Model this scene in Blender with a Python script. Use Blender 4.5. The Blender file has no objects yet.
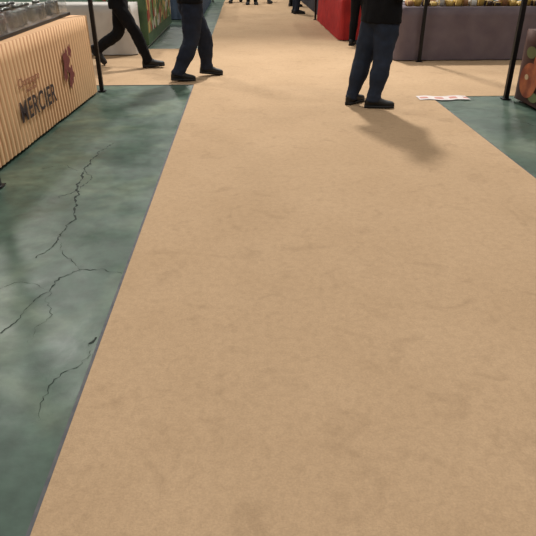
import bpy, bmesh, math, random
from mathutils import Vector, Matrix, noise
random.seed(7)
S = bpy.context.scene
try:
    S.view_settings.view_transform = 'Standard'
except Exception: pass
COL = S.collection

def lin(c):
    return tuple([(x/255/12.92 if x/255 <= .04045 else ((x/255+.055)/1.055)**2.4) for x in c]+[1.0])

def mat(name, rgb, rough=.6, rgb2=None, scale=8, bump=0, bscale=60, metal=0, trans=0, alpha=1, detail=4, spec=.5, lo=.35, hi=.65):
    m = bpy.data.materials.new(name); m.use_nodes = True
    nt = m.node_tree; b = nt.nodes['Principled BSDF']
    b.inputs['Roughness'].default_value = rough
    b.inputs['Metallic'].default_value = metal
    b.inputs['Transmission Weight'].default_value = trans
    b.inputs['Alpha'].default_value = alpha
    b.inputs['Specular IOR Level'].default_value = spec
    tc = nt.nodes.new('ShaderNodeTexCoord')
    n = nt.nodes.new('ShaderNodeTexNoise'); n.inputs['Scale'].default_value = scale; n.inputs['Detail'].default_value = detail
    nt.links.new(tc.outputs['Object'], n.inputs['Vector'])
    r = nt.nodes.new('ShaderNodeValToRGB')
    r.color_ramp.elements[0].position = lo; r.color_ramp.elements[1].position = hi
    r.color_ramp.elements[0].color = lin(rgb)
    r.color_ramp.elements[1].color = lin(rgb2 if rgb2 else [min(255, x*1.08+2) for x in rgb])
    nt.links.new(n.outputs['Fac'], r.inputs['Fac']); nt.links.new(r.outputs['Color'], b.inputs['Base Color'])
    if bump:
        n2 = nt.nodes.new('ShaderNodeTexNoise'); n2.inputs['Scale'].default_value = bscale; n2.inputs['Detail'].default_value = 6
        nt.links.new(tc.outputs['Object'], n2.inputs['Vector'])
        bp = nt.nodes.new('ShaderNodeBump'); bp.inputs['Strength'].default_value = bump; bp.inputs['Distance'].default_value = .01
        nt.links.new(n2.outputs['Fac'], bp.inputs['Height']); nt.links.new(bp.outputs['Normal'], b.inputs['Normal'])
    return m

def empty(name, loc=(0,0,0), rz=0):
    e = bpy.data.objects.new(name, None); e.location = loc; e.rotation_euler = (0,0,rz); e.empty_display_size = .1
    COL.objects.link(e); return e

def obj(name, bm, m, parent=None, smooth=True, mats=None):
    bmesh.ops.recalc_face_normals(bm, faces=bm.faces)
    me = bpy.data.meshes.new(name); bm.to_mesh(me); bm.free()
    if smooth:
        for p in me.polygons: p.use_smooth = True
    for mm in (mats or [m]): me.materials.append(mm)
    o = bpy.data.objects.new(name, me); COL.objects.link(o)
    if parent: o.parent = parent
    return o

def box(bm, x0,x1,y0,y1,z0,z1, mi=0):
    v = [bm.verts.new(p) for p in ((x0,y0,z0),(x1,y0,z0),(x1,y1,z0),(x0,y1,z0),(x0,y0,z1),(x1,y0,z1),(x1,y1,z1),(x0,y1,z1))]
    for f in ((0,1,2,3),(4,5,6,7),(0,1,5,4),(1,2,6,5),(2,3,7,6),(3,0,4,7)):
        bm.faces.new([v[i] for i in f]).material_index = mi
    return v

def lathe(bm, prof, c, n=16, mi=0):
    rings = []
    for r,z in prof:
        rings.append([bm.verts.new((c[0]+r*math.cos(2*math.pi*i/n), c[1]+r*math.sin(2*math.pi*i/n), c[2]+z)) for i in range(n)])
    for a,b in zip(rings, rings[1:]):
        for i in range(n):
            bm.faces.new((a[i],a[(i+1)%n],b[(i+1)%n],b[i])).material_index = mi
    bm.faces.new(rings[0]).material_index = mi; bm.faces.new(rings[-1]).material_index = mi

def cr(a,b,c,d,t):
    return .5*((2*b)+(c-a)*t+(2*a-5*b+4*c-d)*t*t+(3*b-a-3*c+d)*t**3)

def loft(bm, pts, rad, ref, n=18, sub=4, mi=0, rip=None):
    pts = [Vector(p) for p in pts]; ref = Vector(ref)
    P=[];R=[]
    N=len(pts)
    for i in range(N-1):
        a=pts[max(i-1,0)];b=pts[i];c=pts[i+1];d=pts[min(i+2,N-1)]
        ra=rad[max(i-1,0)];rb=rad[i];rc=rad[i+1];rd=rad[min(i+2,N-1)]
        for k in range(sub):
            t=k/sub
            P.append(cr(a,b,c,d,t)); R.append((max(.001,cr(ra[0],rb[0],rc[0],rd[0],t)),max(.001,cr(ra[1],rb[1],rc[1],rd[1],t))))
    P.append(pts[-1]);R.append(rad[-1])
    rings=[]
    for i,p in enumerate(P):
        T=(P[min(i+1,len(P)-1)]-P[max(i-1,0)]).normalized()
        s=ref.cross(T).normalized(); f=T.cross(s)
        k = 1+(rip(i/(len(P)-1)) if rip else 0)
        rings.append([bm.verts.new(p+s*R[i][0]*k*math.cos(2*math.pi*j/n)+f*R[i][1]*k*math.sin(2*math.pi*j/n)) for j in range(n)])
    for a,b in zip(rings,rings[1:]):
        for i in range(n):
            bm.faces.new((a[i],a[(i+1)%n],b[(i+1)%n],b[i])).material_index=mi
    bm.faces.new(rings[0]).material_index=mi;bm.faces.new(rings[-1]).material_index=mi

def ell(bm, c, r, mi=0, seg=16, fn=None):
    ret=bmesh.ops.create_uvsphere(bm,u_segments=seg,v_segments=max(8,seg*3//4),radius=1)
    for v in ret['verts']:
        if fn: v.co=fn(v.co.copy())
        v.co=Vector((c[0]+v.co.x*r[0],c[1]+v.co.y*r[1],c[2]+v.co.z*r[2]))
    for v in ret['verts']:
        for f in v.link_faces: f.material_index=mi

wr_tex = bpy.data.textures.new('cloth_folds','CLOUDS'); wr_tex.noise_scale=.09; wr_tex.noise_depth=1
def fuse(o, vox, disp=0, it=3):
    m=o.modifiers.new('fuse','REMESH'); m.mode='VOXEL'; m.voxel_size=vox; m.use_smooth_shade=True
    s=o.modifiers.new('soft','SMOOTH'); s.iterations=it; s.factor=.5
    if disp:
        d=o.modifiers.new('folds','DISPLACE'); d.texture=wr_tex; d.strength=disp; d.mid_level=.5

# ---------------------------------------------------------------- people
skin_m = mat('skin',(190,142,118),.55,(200,154,130),30)
eye_m = mat('eye_white',(230,228,222),.2); iris_m = mat('iris',(50,35,25),.2); lip_m=mat('lips',(160,95,88),.5)
sole_m = mat('shoe_sole',(14,14,16),.7)
shoe_m = mat('shoe_leather',(10,10,12),.55,(15,14,16),20)
def cloth(n,c,c2=None): return mat(n,c,.9,c2,5,.12,240,spec=.2)
jean_m=cloth('dark_denim',(32,37,50),(40,46,60)); jean2=cloth('navy_denim',(37,44,58),(46,54,70)); blk=cloth('black_cloth',(14,14,17),(20,20,24))
jk_m=cloth('black_jacket',(16,16,19),(22,22,26)); jk2=cloth('grey_jacket',(60,60,66),(72,72,78)); nv=cloth('navy_coat',(20,24,40),(30,34,52))
hair_m=mat('hair',(35,25,18),.6,(55,38,26),60,.4,120); hair2=mat('hair_grey',(90,85,80),.6,(120,115,108),60,.4,120)

def shoe(par, tag, ankle, yaw, pitch, z0):
    prof=[(-.085,.014,.05),(-.078,.028,.075),(-.05,.037,.092),(0,.039,.105),(.04,.041,.095),(.09,.047,.07),(.13,.05,.058),(.17,.046,.05),(.2,.034,.042),(.215,.015,.03)]
    M=Matrix.Rotation(yaw,4,'Z')@Matrix.Rotation(pitch,4,'X')
    bm=bmesh.new(); n=20; rings=[]
    for y,w,h in prof:
        ring=[]
        for j in range(n):
            a=2*math.pi*j/n; c,s=math.cos(a),math.sin(a)
            x=w*abs(c)**.8*(1 if c>=0 else -1)
            z=.018+h*(.45+.55*s if s>=0 else .45-.45*abs(s)**.5)*(1)
            ring.append(bm.verts.new((x,y,z)))
        rings.append(ring)
    for a,b in zip(rings,rings[1:]):
        for i in range(n): bm.faces.new((a[i],a[(i+1)%n],b[(i+1)%n],b[i]))
    bm.faces.new(rings[0]);bm.faces.new(rings[-1])
    out=[(w+.004,y) for y,w,h in prof]; 
    lo=[];hi=[]
    loop=[(w,y) for w,y in out]+[(-w,y) for w,y in reversed(out)]
    for w,y in loop:
        lo.append(bm.verts.new((w*.96,y,0))); hi.append(bm.verts.new((w,y,.028)))
    k=len(loop)
    for i in range(k): bm.faces.new((lo[i],lo[(i+1)%k],hi[(i+1)%k],hi[i])).material_index=1
    bm.faces.new(lo).material_index=1; bm.faces.new(hi).material_index=1
    for q in range(4):
        y=.035+.02*q
        box(bm,-.022,.022,y,y+.006,.112-.011*q,.119-.011*q,1)
    A=Vector(ankle)
    for v in bm.verts: v.co=M@(v.co*1.06-Vector((0,0,.09)))+A
    mz=min(v.co.z for v in bm.verts); dz=z0-mz
    for v in bm.verts: v.co.z+=dz
    obj('shoe_'+tag,bm,None,par,mats=[shoe_m,sole_m])
    return A+Vector((0,0,dz))

def hand(par, tag, wrist, d, pn, side, vox):
    d=Vector(d).normalized(); pn=Vector(pn); pn=(pn-d*pn.dot(d)).normalized(); s=d.cross(pn).normalized()*side
    w=Vector(wrist); bm=bmesh.new()
    loft(bm,[w-d*.03,w,w+d*.04,w+d*.088],[(.025,.02),(.026,.018),(.036,.016),(.037,.012)],pn,14,3)
    for off,L,r in ((.029,.07,.0085),(.010,.08,.0088),(-.009,.074,.0085),(-.027,.058,.0075)):
        p=w+d*.078+s*off; pts=[p];ang=.15
        for k,f in enumerate((.25,.42,.32,.26)):
            p=p+(d*math.cos(ang)+pn*math.sin(ang))*L*f; pts.append(p); ang+=.38
        loft(bm,pts,[(r,r),(r*1.05,r),(r,r*.95),(r*.9,r*.85),(r*.55,r*.5)],s,10,2)
    p=w+d*.02+s*.022
    pts=[p,p+s*.02+d*.022+pn*.008,p+s*.03+d*.045+pn*.016,p+s*.03+d*.068+pn*.024]
    loft(bm,pts,[(.012,.012),(.012,.011),(.0095,.009),(.006,.005)],pn,10,2)
    o=obj('hand_'+tag,bm,skin_m,par); fuse(o,vox,0,2)

def person(name, loc, head_deg, legs, arms, pants, jacket, hair=None, hip=(0,0,.88), bulk=1.0, jl=.84, detail=True, lean=0, scale=1, lb=1.0):
    E=empty(name,loc,math.radians(head_deg)); E.scale=(scale,)*3
    hx,hy,hz=hip; dzh=hz-.88
    bm=bmesh.new()
    loft(bm,[(hx,hy,1.0+dzh),(hx,hy,.94+dzh),(hx,hy,.86+dzh),(hx,hy,.79+dzh)],[(.15*bulk,.11*bulk),(.165*bulk,.12*bulk),(.17*bulk,.125*bulk),(.13*bulk,.1*bulk)],(0,1,0),24,4)
    for sx,tag in ((1,'right'),(-1,'left')):
        knee,ank,yaw,pitch=legs[tag]
        ank=shoe(E,tag,ank,yaw,pitch,0)
        H=Vector((hx+sx*.085,hy,.86+dzh)); K=Vector(knee); A=Vector(ank)
        sh=(A-K).normalized()
        fw=Vector((math.sin(-yaw)*.4,1,.25)).normalized()
        ph=random.random()*6
        rip=lambda t,ph=ph:(.035*math.sin(t*46+ph) if t>.78 else 0)+(.018*math.sin(t*60+ph) if .42<t<.6 else 0)
        b=bulk*lb
        loft(bm,[H+Vector((0,0,.06)),H.lerp(K,.15),H.lerp(K,.55),K+(H-K)*.08,K.lerp(A,.12),K.lerp(A,.4),K.lerp(A,.8),A-sh*.005,A+sh*.035],
             [(.088*b,.1*b),(.092*b,.102*b),(.085*b,.09*b),(.074*b,.078*b),(.071*b,.076*b),(.071*b,.077*b),(.061*lb,.068*lb),(.06*lb,.071*lb),(.056*lb,.07*lb)],fw,22,5,rip=rip)
    o=obj('trousers',bm,pants,E); fuse(o,.011 if detail else .016,.024 if detail else .006,2)
    ly=lambda z:hy+lean*(z-.88)
    bm=bmesh.new(); Z=[1.51,1.475,1.43,1.36,1.24,1.1,.98,.9,jl]
    rr=[(.062,.062),(.10,.075),(.165,.095),(.19,.118),(.195,.13),(.19,.13),(.188,.132),(.192,.136),(.194,.138)]
    loft(bm,[(hx,ly(z),z+dzh) for z in Z],[(a*bulk,b*bulk) for a,b in rr],(0,1,0),26,4)
    for sx,tag in ((1,'right'),(-1,'left')):
        el,wrist=arms[tag]
        Sh=Vector((hx+sx*.175*bulk,ly(1.41),1.415+dzh)); El=Vector(el); W=Vector(wrist)
        fd=(W-El).normalized()
        loft(bm,[Sh-Vector((sx*.05,0,0)),Sh,Sh.lerp(El,.3),Sh.lerp(El,.8),El,El.lerp(W,.3),El.lerp(W,.8),W-fd*.005],
             [(.055,.055),(.064,.068),(.06,.062),(.051,.053),(.051,.052),(.048,.05),(.039,.042),(.04,.041)],(.3*sx,1,.35),18,4,
             rip=lambda t:(.03*math.sin(t*50) if .4<t<.65 or t>.85 else 0))
        pn=Vector((-sx*.9,.25,0)) if abs(fd.z)>.6 else Vector((-sx*.5,0,.8))
        s=fd.cross(pn); want=Vector((0,1,0)) if abs(fd.z)>.6 else Vector((-sx,0,.6))
        hand(E,tag,W+fd*.01,fd,pn,1 if s.dot(want)>0 else -1,.0045 if detail else .007)
    o=obj('jacket',bm,jacket,E); fuse(o,.013 if detail else .018,.02 if detail else .008,2)
    hc=Vector((hx,ly(1.64)+.02,1.645+dzh))
    def hf(c):
        if c.z<0:
            k=-c.z; c.x*=1-.28*k; 
            if c.y<0: c.y*=1-.35*k
            else: c.y*=1-.05*k
        if c.y>.3: c.y*=.95
        return c
    bm=bmesh.new()
    ell(bm,hc,(.077,.098,.118),0,24,hf)
    loft(bm,[(hx,ly(1.48)-.01,1.46+dzh),(hx,ly(1.54),1.53+dzh),(hc.x,hc.y-.015,hc.z-.06)],[(.058,.06),(.054,.058),(.055,.06)],(0,1,0),16,3)
    loft(bm,[hc+Vector((0,.085,.015)),hc+Vector((0,.1,-.012)),hc+Vector((0,.112,-.032)),hc+Vector((0,.09,-.042))],[(.007,.008),(.01,.012),(.016,.013),(.012,.008)],(0,1,.2),10,3)
    for sx in (1,-1):
        ell(bm,hc+Vector((sx*.078,-.008,-.012)),(.009,.02,.032),0,12)
    ell(bm,hc+Vector((0,.075,-.095)),(.026,.022,.018),0,12)
    o=obj('head',bm,skin_m,E); fuse(o,.0055,0,2)
    bm=bmesh.new()
    for sx in (1,-1):
        ell(bm,hc+Vector((sx*.031,.079,.002)),(.0135,.012,.009),0,12)
        ell(bm,hc+Vector((sx*.031,.0885,.002)),(.005,.004,.0055),1,10)
        loft(bm,[hc+Vector((sx*.013,.092,.024)),hc+Vector((sx*.032,.091,.03)),hc+Vector((sx*.05,.077,.022))],[(.003,.003),(.004,.004),(.002,.002)],(0,0,1),8,2,mi=1)
    loft(bm,[hc+Vector((-.024,.082,-.064)),hc+Vector((0,.094,-.062)),hc+Vector((.024,.082,-.064))],[(.003,.003),(.006,.008),(.003,.003)],(0,0,1),10,3,mi=2)
    obj('face_features',bm,None,E,mats=[eye_m,iris_m,lip_m])
    bm=bmesh.new()
    ell(bm,hc+Vector((0,-.008,.012)),(.086,.104,.122),0,28)
    dl=[v for v in bm.verts if (v.co.y-hc.y>.02 and v.co.z-hc.z<.052) or (v.co.z-hc.z<-.06) or (abs(v.co.x-hc.x)>.05 and v.co.z-hc.z<.0 and v.co.y-hc.y>-.03)]
    bmesh.ops.delete(bm,geom=dl,context='VERTS')
    o=obj('hair',bm,hair or hair_m,E); sm=o.modifiers.new('thick','SOLIDIFY'); sm.thickness=.012; sm.offset=-1
    return E

G=.0065
STAND={'right':((.105,.02,.48),(.115,-.01,.09),-.2,0),'left':((-.105,.02,.48),(-.115,-.01,.09),.2,0)}
ARMD={'right':((.25,-.03,1.13),(.24,.05,.89)),'left':((-.25,-.03,1.13),(-.24,.05,.89))}
ARMH={'right':((.27,-.06,1.14),(.10,.2,1.16)),'left':((-.27,-.06,1.14),(-.10,.2,1.16))}
person('standing_man',(1.37,6.45,G),-48,
  {'right':((.125,-.01,.48),(.115,-.10,.09),-.8,0),'left':((-.115,-.02,.48),(-.16,-.12,.09),.1,0)},
  {'right':((.30,-.05,1.12),(.15,.2,1.10)),'left':((-.28,-.05,1.12),(-.10,.22,1.10))},
  jean2,jk_m,hip=(0.03,0.03,.89),bulk=1.2,jl=.83,lb=1.12)
person('walking_man',(-.68,8.02,G),-68,
  {'right':((.10,-.04,.47),(.12,-.25,.10),-.15,-.06),'left':((-.09,.20,.5),(-.11,.22,.12),-.1,-.12)},
  {'right':((.27,-.08,1.16),(.16,.16,1.12)),'left':((-.25,-.02,1.16),(-.2,.2,1.10))},
  jean_m,blk,hip=(0,0,.89),bulk=1.14,jl=.95,lb=1.16)
person('striding_woman',(-1.76,8.97,G),-90,
  {'right':((.1,.22,.47),(.11,.36,.09),0,.08),'left':((-.1,-.06,.44),(-.11,-.40,.22),0,-.85)},
  {'right':((.23,-.12,1.16),(.16,.10,1.06)),'left':((-.23,.0,1.14),(-.2,.2,1.06))},
  blk,jk_m,hip=(0,0,.86),bulk=.98,jl=.80,lb=1.05)
person('browsing_man',(2.02,10.95,G),-35,STAND,ARMH,blk,nv,hair2,detail=False)
WALK={'right':((.1,.2,.48),(.11,.3,.09),0,.1),'left':((-.1,-.05,.46),(-.11,-.33,.2),0,-.6)}
for (x,y,h,p,j) in ((.25,20.0,180,blk,nv),(.8,20.6,200,jean_m,jk2),(-.25,20.8,170,blk,jk_m),(1.5,19.2,-60,blk,jk_m),(1.4,17.0,-80,jean_m,blk)):
    person('distant_visitor',(x,y,G),h,WALK if y>20 else STAND,ARMD,p,j,detail=False)

# ---------------------------------------------------------------- hall shell
def floor_mat():
    m=bpy.data.materials.new('painted_concrete'); m.use_nodes=True; nt=m.node_tree; N=nt.nodes; L=nt.links; b=N['Principled BSDF']
    tc=N.new('ShaderNodeTexCoord')
    def nz(s,d=6,dist=0):
        n=N.new('ShaderNodeTexNoise'); n.inputs['Scale'].default_value=s; n.inputs['Detail'].default_value=d; n.inputs['Distortion'].default_value=dist
        L.new(tc.outputs['Object'],n.inputs['Vector']); return n
    a=nz(1.5,9,.9); r=N.new('ShaderNodeValToRGB'); e=r.color_ramp.elements
    e[0].position=.3;e[0].color=lin((52,72,62)); e[1].position=.72;e[1].color=lin((96,110,92))
    x=e.new(.5); x.color=lin((68,88,76))
    L.new(a.outputs['Fac'],r.inputs['Fac'])
    c=nz(11,9); mx=N.new('ShaderNodeMix'); mx.data_type='RGBA'; mx.blend_type='OVERLAY'; mx.inputs[0].default_value=.5
    r2=N.new('ShaderNodeValToRGB'); r2.color_ramp.elements[0].position=.3; r2.color_ramp.elements[1].position=.7
    r2.color_ramp.elements[0].color=(.25,.25,.25,1); r2.color_ramp.elements[1].color=(.75,.75,.75,1)
    L.new(c.outputs['Fac'],r2.inputs['Fac']); L.new(r.outputs['Color'],mx.inputs[6]); L.new(r2.outputs['Color'],mx.inputs[7]); L.new(mx.outputs[2],b.inputs['Base Color'])
    q=nz(2.6,8); mr=N.new('ShaderNodeMapRange'); mr.inputs[1].default_value=.3; mr.inputs[2].default_value=.7; mr.inputs[3].default_value=.29; mr.inputs[4].default_value=.52; L.new(q.outputs['Fac'],mr.inputs[0]); L.new(mr.outputs[0],b.inputs['Roughness'])
    bp=N.new('ShaderNodeBump'); bp.inputs['Strength'].default_value=.3; bp.inputs['Distance'].default_value=.01; L.new(nz(7,8).outputs['Fac'],bp.inputs['Height']); L.new(bp.outputs['Normal'],b.inputs['Normal'])
    b.inputs['Specular IOR Level'].default_value=.4
    return m
def carpet_mat():
    m=bpy.data.materials.new('tan_carpet'); m.use_nodes=True; nt=m.node_tree; N=nt.nodes; L=nt.links; b=N['Principled BSDF']
    b.inputs['Roughness'].default_value=1; b.inputs['Specular IOR Level'].default_value=.1
    tc=N.new('ShaderNodeTexCoord')
    def nz(s,d=6,dist=0):
        n=N.new('ShaderNodeTexNoise'); n.inputs['Scale'].default_value=s; n.inputs['Detail'].default_value=d; n.inputs['Distortion'].default_value=dist
        L.new(tc.outputs['Object'],n.inputs['Vector']); return n
    def ramp(n,lo,hi,c0,c1):
        r=N.new('ShaderNodeValToRGB'); r.color_ramp.elements[0].position=lo; r.color_ramp.elements[1].position=hi
        r.color_ramp.elements[0].color=c0; r.color_ramp.elements[1].color=c1; L.new(n.outputs['Fac'],r.inputs['Fac']); return r
    def mul(a,bb,f=1):
        x=N.new('ShaderNodeMix'); x.data_type='RGBA'; x.blend_type='MULTIPLY'; x.inputs[0].default_value=f
        L.new(a,x.inputs[6]); L.new(bb,x.inputs[7]); return x.outputs[2]
    base=ramp(nz(1.6,6,.5),.3,.7,lin((186,157,125)),lin((192,163,131)))
    sc=ramp(nz(5.0,10,1.4),.26,.44,(.82,.81,.80,1),(1,1,1,1))
    s2=ramp(nz(30,6,.6),.3,.6,(.91,.905,.90,1),(1,1,1,1))
    fi=ramp(nz(130,3),.3,.7,(.86,.86,.86,1),(1.0,1.0,1.0,1))
    L.new(mul(mul(mul(base.outputs[0],sc.outputs[0],.7),s2.outputs[0]),fi.outputs[0]),b.inputs['Base Color'])
    bp=N.new('ShaderNodeBump'); bp.inputs['Strength'].default_value=.4; bp.inputs['Distance'].default_value=.004; L.new(nz(220,3).outputs['Fac'],bp.inputs['Height']); L.new(bp.outputs['Normal'],b.inputs['Normal'])
    return m
bm=bmesh.new(); box(bm,-14,14,-6,36,-.1,0); obj('floor',bm,floor_mat(),smooth=False)
wall_m=mat('hall_wall_paint',(128,126,120),.9,(138,136,130),2)
ceil_m=mat('hall_ceiling_paint',(112,112,110),.9,(120,120,118),2)
for n,a in (('wall_left',(-14.2,-14,-6,36)),('wall_right',(14,14.2,-6,36)),('wall_back',(-14.2,14.2,36,36.2)),('wall_front',(-14.2,14.2,-6.2,-6))):
    bm=bmesh.new(); box(bm,*a,-.1,8.6); obj(n,bm,wall_m,smooth=False)
bm=bmesh.new(); box(bm,-14.2,14.2,-6.2,36.2,8.6,8.8); obj('ceiling',bm,ceil_m,smooth=False)

bm=bmesh.new(); T=.006
box(bm,-.65,2.155,-5.5,35.5,.0005,T)
box(bm,-13.5,-.651,7.62,10.7,.0005,T-.001)
box(bm,2.156,13.5,6.83,9.9,.0005,T-.001)
obj('aisle_carpet',bm,carpet_mat(),smooth=False)
edge_m=mat('carpet_edge_binding',(74,76,82),.8,(92,92,94),20)
bm=bmesh.new()
box(bm,-.664,-.651,-5.5,7.6,.0005,.0045); box(bm,2.157,2.165,-5.5,6.82,.0005,.0045)
box(bm,-13.5,-.664,7.606,7.619,.0005,.0045)
obj('trim_carpet_edge',bm,edge_m,smooth=False)

crack_m=mat('crack_dark',(24,32,29),.95,(38,48,43),40)
def crack(bm,pts,w):
    P=[]
    for i in range(len(pts)-1):
        a=Vector(pts[i]+(0,));b=Vector(pts[i+1]+(0,)); n=max(3,int((b-a).length/.018))
        perp=Vector((-(b-a).y,(b-a).x,0)).normalized()
        for k in range(n):
            p=a.lerp(b,k/n); P.append(p+perp*(noise.noise(p*9+Vector((3,1,w*99)))*.045+random.uniform(-.009,.009)))
    P.append(Vector(pts[-1]+(0,)))
    prev=None
    for i,p in enumerate(P):
        d=(P[min(i+1,len(P)-1)]-P[max(i-1,0)]).normalized(); s=Vector((-d.y,d.x,0))
        ww=w*random.uniform(.1,1.6)*(1-.5*abs(2*i/len(P)-1))
        cur=(bm.verts.new(p+s*ww+Vector((0,0,.0012))),bm.verts.new(p-s*ww+Vector((0,0,.0012))))
        if prev: bm.faces.new((prev[0],prev[1],cur[1],cur[0]))
        prev=cur
bm=bmesh.new()
crack(bm,[(-1.2,5.1),(-1.23,4.90),(-1.275,4.34),(-1.223,3.95),(-1.117,3.50),(-1.112,3.13),(-1.18,2.9)],.0065)
crack(bm,[(-1.223,3.95),(-1.30,3.8)],.003)
crack(bm,[(-1.28,4.4),(-1.16,4.15),(-1.21,3.95)],.003)
crack(bm,[(-.668,2.72),(-.903,2.76),(-1.004,2.55),(-1.069,2.30),(-1.126,2.20),(-1.4,2.0)],.0036)
crack(bm,[(-.903,2.76),(-1.11,3.1)],.002)
crack(bm,[(-.668,2.12),(-.70,2.08)],.009)
crack(bm,[(-.70,2.08),(-.683,1.94),(-.782,1.78),(-.786,1.67),(-.80,1.6)],.0018)
crack(bm,[(-1.27,4.36),(-1.45,4.5),(-1.6,4.42)],.0022)
crack(bm,[(2.6,5.9),(3.0,5.2),(2.9,4.6)],.004)
crack(bm,[(-1.0,2.55),(-.93,2.3),(-.97,2.1)],.0012)
crack(bm,[(-1.004,2.55),(-1.2,2.62),(-1.4,2.5)],.0014)
obj('floor_cracks',bm,crack_m,smooth=False)

# ---------------------------------------------------------------- stalls
black_metal=mat('black_metal',(18,18,20),.45,metal=.3)
table_m=mat('table_board',(60,52,46),.6)
def skirt(bm,poly,h,z0=.02,lam=.09,amp=.02,flare=.02):
    n=len(poly); pts=[];s=0
    for i in range(n):
        a=Vector(poly[i]+(0,));b=Vector(poly[(i+1)%n]+(0,)); L=(b-a).length; d=(b-a)/L; nrm=Vector((d.y,-d.x,0)); k=max(2,int(L/(lam/8)))
        for j in range(k):
            t=j/k; e=min(1,min(t,1-t)*L/.05)
            pts.append((a.lerp(b,t),nrm*e,s+t*L))
        s+=L
    rows=7; grid=[]
    for r in range(rows):
        f=r/(rows-1); z=h-(h-z0)*f; ring=[]
        for p,nn,ss in pts:
            w=.5+.5*math.sin(2*math.pi*ss/lam+.9*math.sin(ss*3.1))
            q=p+nn*(amp*w*(.35+.65*f)+flare*f+.012*noise.noise(Vector((ss*2.3,f*2,1)))*f)
            ring.append(bm.verts.new((q.x,q.y,z)))
        grid.append(ring)
    m=len(pts)
    for a,b in zip(grid,grid[1:]):
        for i in range(m): bm.faces.new((a[i],a[(i+1)%m],b[(i+1)%m],b[i]))
    bm.faces.new(grid[0])
def posts(par,pl,h=2.5,r=.022):
    bm=bmesh.new()
    for x,y in pl:
        box(bm,x-r,x+r,y-r,y+r,.006,h); box(bm,x-r*2,x+r*2,y-r*2,y+r*2,.006,.014)
    for a,b in zip(pl,pl[1:]):
        loft(bm,[(a[0],a[1],h-.02),(b[0],b[1],h-.02)],[(r,r),(r,r)],(0,0,1),8,1)
    return obj('frame_posts',bm,black_metal,par,smooth=False)

def stripe_mat():
    m=bpy.data.materials.new('striped_cloth'); m.use_nodes=True; nt=m.node_tree; N=nt.nodes; L=nt.links; b=N['Principled BSDF']
    b.inputs['Roughness'].default_value=.85
    tc=N.new('ShaderNodeTexCoord'); w=N.new('ShaderNodeTexWave'); w.bands_direction='Y'; w.inputs['Scale'].default_value=4.2; w.inputs['Distortion'].default_value=.6; w.inputs['Detail'].default_value=1
    L.new(tc.outputs['Object'],w.inputs['Vector']); r=N.new('ShaderNodeValToRGB')
    r.color_ramp.elements[0].position=.25; r.color_ramp.elements[0].color=lin((190,138,94)); r.color_ramp.elements[1].position=.6; r.color_ramp.elements[1].color=lin((228,186,140))
    L.new(w.outputs['Fac'],r.inputs['Fac']); L.new(r.outputs['Color'],b.inputs['Base Color']); return m
A=empty('champagne_stall')
pa=[(-2.75,4.12),(-1.935,4.12),(-1.775,7.17),(-2.75,7.17)]
bm=bmesh.new(); skirt(bm,pa,.86,.03,.075,.009,.015); obj('striped_table_skirt',bm,stripe_mat(),A)
bm=bmesh.new(); box(bm,-2.78,-1.96,4.1,7.2,.862,.89); obj('table_top',bm,black_metal,A,smooth=False)
posts(A,[(-1.80,4.03),(-1.735,7.26),(-2.85,7.26)])
ink=mat('dark_ink',(46,28,24),.8); red_ink=mat('brick_red_ink',(112,44,36),.8); tan_ink=mat('tan_ink',(150,96,70),.8)
fx=lambda y:-1.935+(y-4.12)*.0525+.029
def text(s,size,y,z,x,m,off=0,par=A,sx=1,nm='banner_lettering',sp=1):
    c=bpy.data.curves.new(nm,'FONT'); c.body=s; c.size=size; c.extrude=.0008; c.offset=off; c.space_character=sp
    o=bpy.data.objects.new(nm,c); COL.objects.link(o); c.materials.append(m)
    o.rotation_euler=(math.radians(90),0,math.radians(86.99)); o.location=(x,y,z); o.scale=(sx,1,1); o.parent=par
text('MERCIER',.235,4.90,.235,fx(4.90)+.003,ink,.003,sx=.86,sp=1.1)
text('Champagne',.10,4.98,.50,fx(4.98)-.004,tan_ink,0)
text('maison fine',.055,5.1,.44,fx(5.1)-.003,tan_ink,0)
bm=bmesh.new()
for cy,cz,r,ph in ((6.2,.52,.11,0),(6.3,.38,.085,1),(6.12,.40,.06,2),(6.33,.60,.06,.4),(6.24,.30,.05,.9)):
    ring=[]
    for k in range(40):
        a=2*math.pi*k/40; rr=r*(.82+.18*math.cos(5*a+ph)+.05*math.cos(13*a))
        y=cy+rr*math.cos(a); ring.append(bm.verts.new((fx(y)-.001+ph*.001,y,cz+rr*1.15*math.sin(a))))
    bm.faces.new(ring)
obj('leaf_emblem',bm,red_ink,A,smooth=False)

lid_m=mat('tin_lid',(150,150,148),.25,metal=.9); jar_m=mat('jar_contents',(60,48,36),.15,(104,94,72),9); clear=mat('clear_plastic',(225,230,230),.08,trans=.85,alpha=.3)
foil=mat('crinkled_wrap',(80,80,78),.22,(166,166,160),14,.8,26,metal=.3); paper_w=mat('white_card',(206,204,196),.7)
bm=bmesh.new()
for i in range(20):
    for j in range(3):
        if (i*3+j)%4==3: continue
        x=-2.08-j*.2+random.uniform(-.015,.015); y=4.3+i*.143
        lathe(bm,[(.04,0),(.045,.01),(.045,.09),(.036,.11)],(x,y,.89),14,0)
        lathe(bm,[(.039,.11),(.04,.114),(.04,.13),(.037,.134)],(x,y,.89),14,1)
obj('preserve_jars',bm,None,mats=[jar_m,lid_m])
bm=bmesh.new()
for i in range(11):
    y=4.25+i*.26+random.uniform(-.02,.02); x=-2.04+random.uniform(-.005,.005)
    ph=random.random()*9
    ell(bm,(x-.62,y,.955),(.075,.1,.065),0,20,lambda c,ph=ph:c*(1+.22*noise.noise(c*3+Vector((ph,0,0)))))
obj('wrapped_parcels',bm,foil)
bm=bmesh.new()
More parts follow.
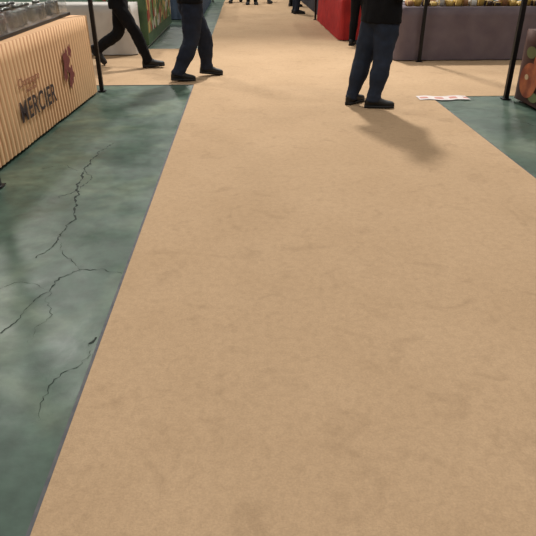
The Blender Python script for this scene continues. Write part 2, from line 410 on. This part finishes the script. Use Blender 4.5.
for i in range(6):
    y0=4.2+i*.49
    box(bm,-1.972,-1.966,y0,y0+.47,.893,1.06)
    box(bm,-2.02,-1.975,y0,y0+.006,.893,1.06)
obj('display_guard',bm,clear,A,smooth=False)

white_cloth=mat('white_cloth',(190,186,180),.85,(200,196,190),5)
B=empty('white_table')
pb=[(-4.6,10.0),(-1.78,10.0),(-1.78,10.7),(-4.6,10.7)]
bm=bmesh.new(); skirt(bm,pb,.75,.02,.22,.02,.02); obj('tablecloth',bm,white_cloth,B)
bm=bmesh.new(); box(bm,-4.58,-1.8,10.02,10.68,.72,.748); obj('table_top',bm,table_m,B,smooth=False)
def printed(name,cols,scale):
    m=bpy.data.materials.new(name); m.use_nodes=True; nt=m.node_tree; N=nt.nodes; L=nt.links; b=N['Principled BSDF']; b.inputs['Roughness'].default_value=.5
    tc=N.new('ShaderNodeTexCoord'); v=N.new('ShaderNodeTexVoronoi'); v.inputs['Scale'].default_value=scale; L.new(tc.outputs['Object'],v.inputs['Vector'])
    sp=N.new('ShaderNodeSeparateColor'); L.new(v.outputs['Color'],sp.inputs[0]); r=N.new('ShaderNodeValToRGB'); r.color_ramp.interpolation='CONSTANT'
    e=r.color_ramp.elements; e[0].color=lin(cols[0]); e[1].position=.2; e[1].color=lin(cols[1])
    for i,c in enumerate(cols[2:]):
        q=e.new((i+2)/len(cols)); q.color=lin(c)
    L.new(sp.outputs[0],r.inputs[0]); L.new(r.outputs[0],b.inputs['Base Color']); return m
C=empty('printed_front_stall')
bm=bmesh.new(); box(bm,-2.5,-1.66,10.8,14.4,.05,.86); obj('counter_body',bm,mat('counter_green',(64,92,62),.6,(80,108,72),6),C,smooth=False)
bm=bmesh.new(); box(bm,-2.52,-1.62,10.78,14.42,.86,.89); box(bm,-2.46,-1.70,10.84,14.36,.006,.05); obj('counter_top_and_plinth',bm,paper_w,C,smooth=False)
bm=bmesh.new()
for i in range(5):
    box(bm,-1.659,-1.65,10.86+i*.71,11.48+i*.71,.24,.80)
box(bm,-2.45,-2.1,10.79,10.799,.3,.8)
obj('photo_panels',bm,printed('photo_print',[(64,104,60),(205,202,190),(150,60,44),(116,140,70),(194,170,106)],7),C,smooth=False)
bm=bmesh.new()
for i in range(16):
    y=11+i*.21
    lathe(bm,[(.035,0),(.037,.01),(.037,.17),(.014,.23),(.014,.29),(.016,.295)],(-1.85-(i%2)*.2,y,.89),12,i%3)
obj('wine_bottles',bm,None,mats=[mat('bottle_green',(24,48,28),.1),mat('bottle_amber',(110,60,20),.1),mat('bottle_label_white',(220,215,200),.5)])

D=empty('blue_trim_stall')
bm=bmesh.new(); skirt(bm,[(-3.2,15.5),(-1.1,15.5),(-1.1,21),(-3.2,21)],.85,.02,.15,.02,.02); obj('tablecloth',bm,mat('slate_cloth',(60,74,94),.85,(74,88,108)),D)
posts(D,[(-1.02,15.4),(-1.02,21.1)])
bm=bmesh.new()
for i in range(12):
    y=15.8+i*.43; box(bm,-1.75,-1.4,y,y+.26,.852,.95+.06*(i%3))
obj('packaged_goods',bm,printed('carton_print',[(225,222,215),(60,110,160),(220,200,120),(190,60,50)],4),smooth=False)

purple=mat('mauve_grey_cloth',(102,90,98),.88,(114,102,108),4)
E_=empty('mauve_cloth_stall')
pe=[(2.32,9.3),(5.2,9.3),(5.2,10.3),(2.32,10.3)]
bm=bmesh.new(); skirt(bm,pe,.76,.02,.5,.014,.015); obj('tablecloth',bm,purple,E_)
bm=bmesh.new(); box(bm,2.34,5.18,9.32,10.28,.73,.758); obj('table_top',bm,table_m,E_,smooth=False)
posts(E_,[(2.66,9.2),(5.3,9.2)],2.5,.022)
yellow=mat('yellow_packet',(190,150,70),.4,(206,176,100),12); dark_p=mat('dark_tin',(60,42,34),.4); brown_p=mat('kraft_paper',(150,108,72),.7)
bm=bmesh.new()
for i in range(22):
    x=2.45+i*.12; h=random.choice((.08,.12,.16,.06,.2)); y=9.42+random.uniform(0,.06)
    v=box(bm,x,x+.095,y,y+.14,.762,.762+h,random.choice((0,0,1,1,2,3,3)))
    for q in v[4:]: q.co.x+=random.uniform(-.012,.012); q.co.y+=random.uniform(-.01,.02)
bmesh.ops.bevel(bm,geom=bm.edges[:],offset=.008,segments=2,affect='EDGES')
obj('food_packets',bm,None,mats=[yellow,paper_w,dark_p,brown_p])
bm=bmesh.new()
for i in range(7):
    x=2.6+i*.37
    lathe(bm,[(.05,0),(.06,.005),(.13,.05),(.135,.055),(.12,.05),(.05,.012)],(x,9.85,.762),20,0)
    for k in range(9):
        a=k*2.4; ell(bm,(x+.022*math.sqrt(k)*math.cos(a)*1.3,9.85+.022*math.sqrt(k)*math.sin(a)*1.3,.81+.002*k),(.024,.024,.022),1,10)
obj('tasting_bowls',bm,None,mats=[paper_w,brown_p])

F=empty('red_cloth_stall')
redc=mat('red_cloth',(158,30,30),.8,(180,38,36),5)
bm=bmesh.new(); skirt(bm,[(1.80,11.6),(2.9,11.6),(2.9,15.2),(1.80,15.2)],.78,.02,.16,.03,.02); obj('tablecloth',bm,redc,F)
posts(F,[(1.74,15.35),(2.9,15.35)])
bm=bmesh.new()
for i in range(13):
    y=11.75+i*.26; box(bm,1.92,2.14,y,y+.16,.782,.86+.05*(i%3),i%3)
bmesh.ops.bevel(bm,geom=bm.edges[:],offset=.006,segments=1,affect='EDGES')
obj('gift_boxes',bm,None,mats=[paper_w,brown_p,redc],smooth=False)
H=empty('dark_cloth_stall')
bm=bmesh.new(); skirt(bm,[(1.95,16),(3.2,16),(3.2,22),(1.95,22)],.78,.02,.2,.03,.02); obj('tablecloth',bm,mat('charcoal_cloth',(48,46,52),.85),H)

Gs=empty('produce_stall')
gx=lambda y:3.05+(6.6-y)*.07
bm=bmesh.new(); skirt(bm,[(gx(3.6),3.6),(4.3,3.6),(4.3,6.6),(gx(6.6),6.6)],.76,.03,.4,.006,.004); obj('tablecloth',bm,mat('dark_brown_cloth',(60,36,30),.8,(84,50,38),3),Gs)
bm=bmesh.new(); box(bm,gx(5)+.03,4.28,3.65,6.53,.74,.765); obj('table_top',bm,table_m,Gs,smooth=False)
posts(Gs,[(2.98,6.66),(4.35,6.68)],2.5,.024)
redf=mat('printed_russet',(132,56,36),.5,(190,104,62),7); grn=mat('printed_olive',(92,98,58),.6); crm=mat('printed_cream',(206,176,140),.6)
bm=bmesh.new()
def disc(cy,cz,r,mi,k=0,sq=1):
    ring=[]
    for q in range(36):
        a=2*math.pi*q/36; y=cy+r*math.cos(a); ring.append(bm.verts.new((gx(y)-.022-.0012*k,y,cz+r*sq*math.sin(a))))
    bm.faces.new(ring).material_index=mi
for i in range(5):
    y=6.34-i*.6
    disc(y,.27,.18,0,1); disc(y-.22,.46,.18,0,2); disc(y+.04,.55,.10,1,3,.6); disc(y-.15,.12,.1,1,0,.5); disc(y-.3,.67,.11,2,0,.3); disc(y+.04,.30,.04,2,5,.7)
obj('fruit_print_banner',bm,None,Gs,False,mats=[redf,grn,crm])
bm=bmesh.new()
for i in range(7):
    y=6.35-i*.38
    lathe(bm,[(.13,0),(.135,.01),(.16,.08),(.165,.085),(.15,.08),(.12,.02)],(3.42,y,.766),20,0)
    for k in range(14):
        a=k*2.4; ell(bm,(3.42+.032*math.sqrt(k)*math.cos(a),y+.032*math.sqrt(k)*math.sin(a),.86+.01*(1-k/14)),(.032,.032,.03),1+(k+i)%2,10)
obj('fruit_bowls',bm,None,mats=[brown_p,mat('orange_fruit',(204,120,50),.4),mat('apple_red',(150,44,36),.3)])

bm=bmesh.new(); nx,ny=24,10; g=[]
for i in range(nx+1):
    row=[]
    for j in range(ny+1):
        x=1.98+.58*i/nx; y=6.62+.20*j/ny+.02*math.sin(i*.4)
        row.append(bm.verts.new((x,y,.011+.006*abs(noise.noise(Vector((x*9,y*9,0)))))))
    g.append(row)
for i in range(nx):
    for j in range(ny):
        f=bm.faces.new((g[i][j],g[i+1][j],g[i+1][j+1],g[i][j+1])); f.material_index=1 if (3<=j<=6 and (i%7) in (1,2,3,4)) else 0
obj('leaflet',bm,None,mats=[mat('leaflet_paper',(196,186,182),.6),mat('leaflet_red_print',(176,110,98),.6)])

# ---------------------------------------------------------------- lamps
house=mat('lamp_housing',(150,150,150),.4,metal=.5)
WARM=(1,.96,.9)
def housing(x,y,z):
    E=empty('ceiling_lamp',(x,y,z))
    bm=bmesh.new(); lathe(bm,[(.06,.5),(.12,.45),(.2,.3),(.5,.06),(.52,.05)],(0,0,0),24)
    lathe(bm,[(.015,.45),(.015,.7)],(0,0,0),8); obj('reflector',bm,house,E); return E
def lamp(x,y,P,z=7.9,size=1.0,col=WARM):
    E=housing(x,y,z)
    l=bpy.data.lights.new('lamp_light','AREA'); l.shape='DISK'; l.size=size; l.energy=P; l.color=col
    o=bpy.data.objects.new('lamp_light',l); COL.objects.link(o); o.parent=E; o.location=(0,0,.03)
def flood(x,y,z,tgt,P,r=.4,ang=84):
    E=empty('ceiling_floodlight',(x,y,z))
    d=(Vector(tgt)-Vector((x,y,z))).normalized(); q=d.to_track_quat('-Z','Y')
    bm=bmesh.new(); lathe(bm,[(.08,.5),(.2,.42),(.3,.25),(.5,.08),(.5,.06)],(0,0,0),24)
    h=obj('reflector',bm,house,E); h.rotation_mode='QUATERNION'; h.rotation_quaternion=q
    bm=bmesh.new(); lathe(bm,[(.02,.3),(.02,.7)],(0,0,0),8); obj('stem',bm,house,E)
    l=bpy.data.lights.new('flood_light','SPOT'); l.energy=P; l.spot_size=math.radians(ang); l.spot_blend=.9; l.shadow_soft_size=r; l.color=WARM
    o=bpy.data.objects.new('flood_light',l); COL.objects.link(o); o.parent=E; o.rotation_mode='QUATERNION'; o.rotation_quaternion=q
    o.location=d*.05
flood(1.35,13.5,7.9,(.8,4.0,0),4700,.38,92)
for x,y,p,sz in ((-9,20.3,640,.8),(-5.8,13,450,.8),(-3,5,80,1),(4.5,3,110,1),(.5,-2,235,1),(-8,3,130,1),(8,9,190,1),(8,20,270,1),(0,20,460,1),(-2,28,400,1),(5,28,300,1),(-9,-2,160,1),(8,-2,160,1)):
    lamp(x,y,p,size=sz)
w=bpy.data.worlds.new('World'); S.world=w; w.use_nodes=True
w.node_tree.nodes['Background'].inputs[0].default_value=(.8,.85,1,1); w.node_tree.nodes['Background'].inputs[1].default_value=.3

cam=bpy.data.cameras.new('camera'); co=bpy.data.objects.new('camera',cam); COL.objects.link(co)
co.location=(0,0,1.5); co.rotation_euler=(math.radians(61.3),0,math.radians(-2.17)); cam.sensor_width=36; cam.lens=38.96
S.camera=co
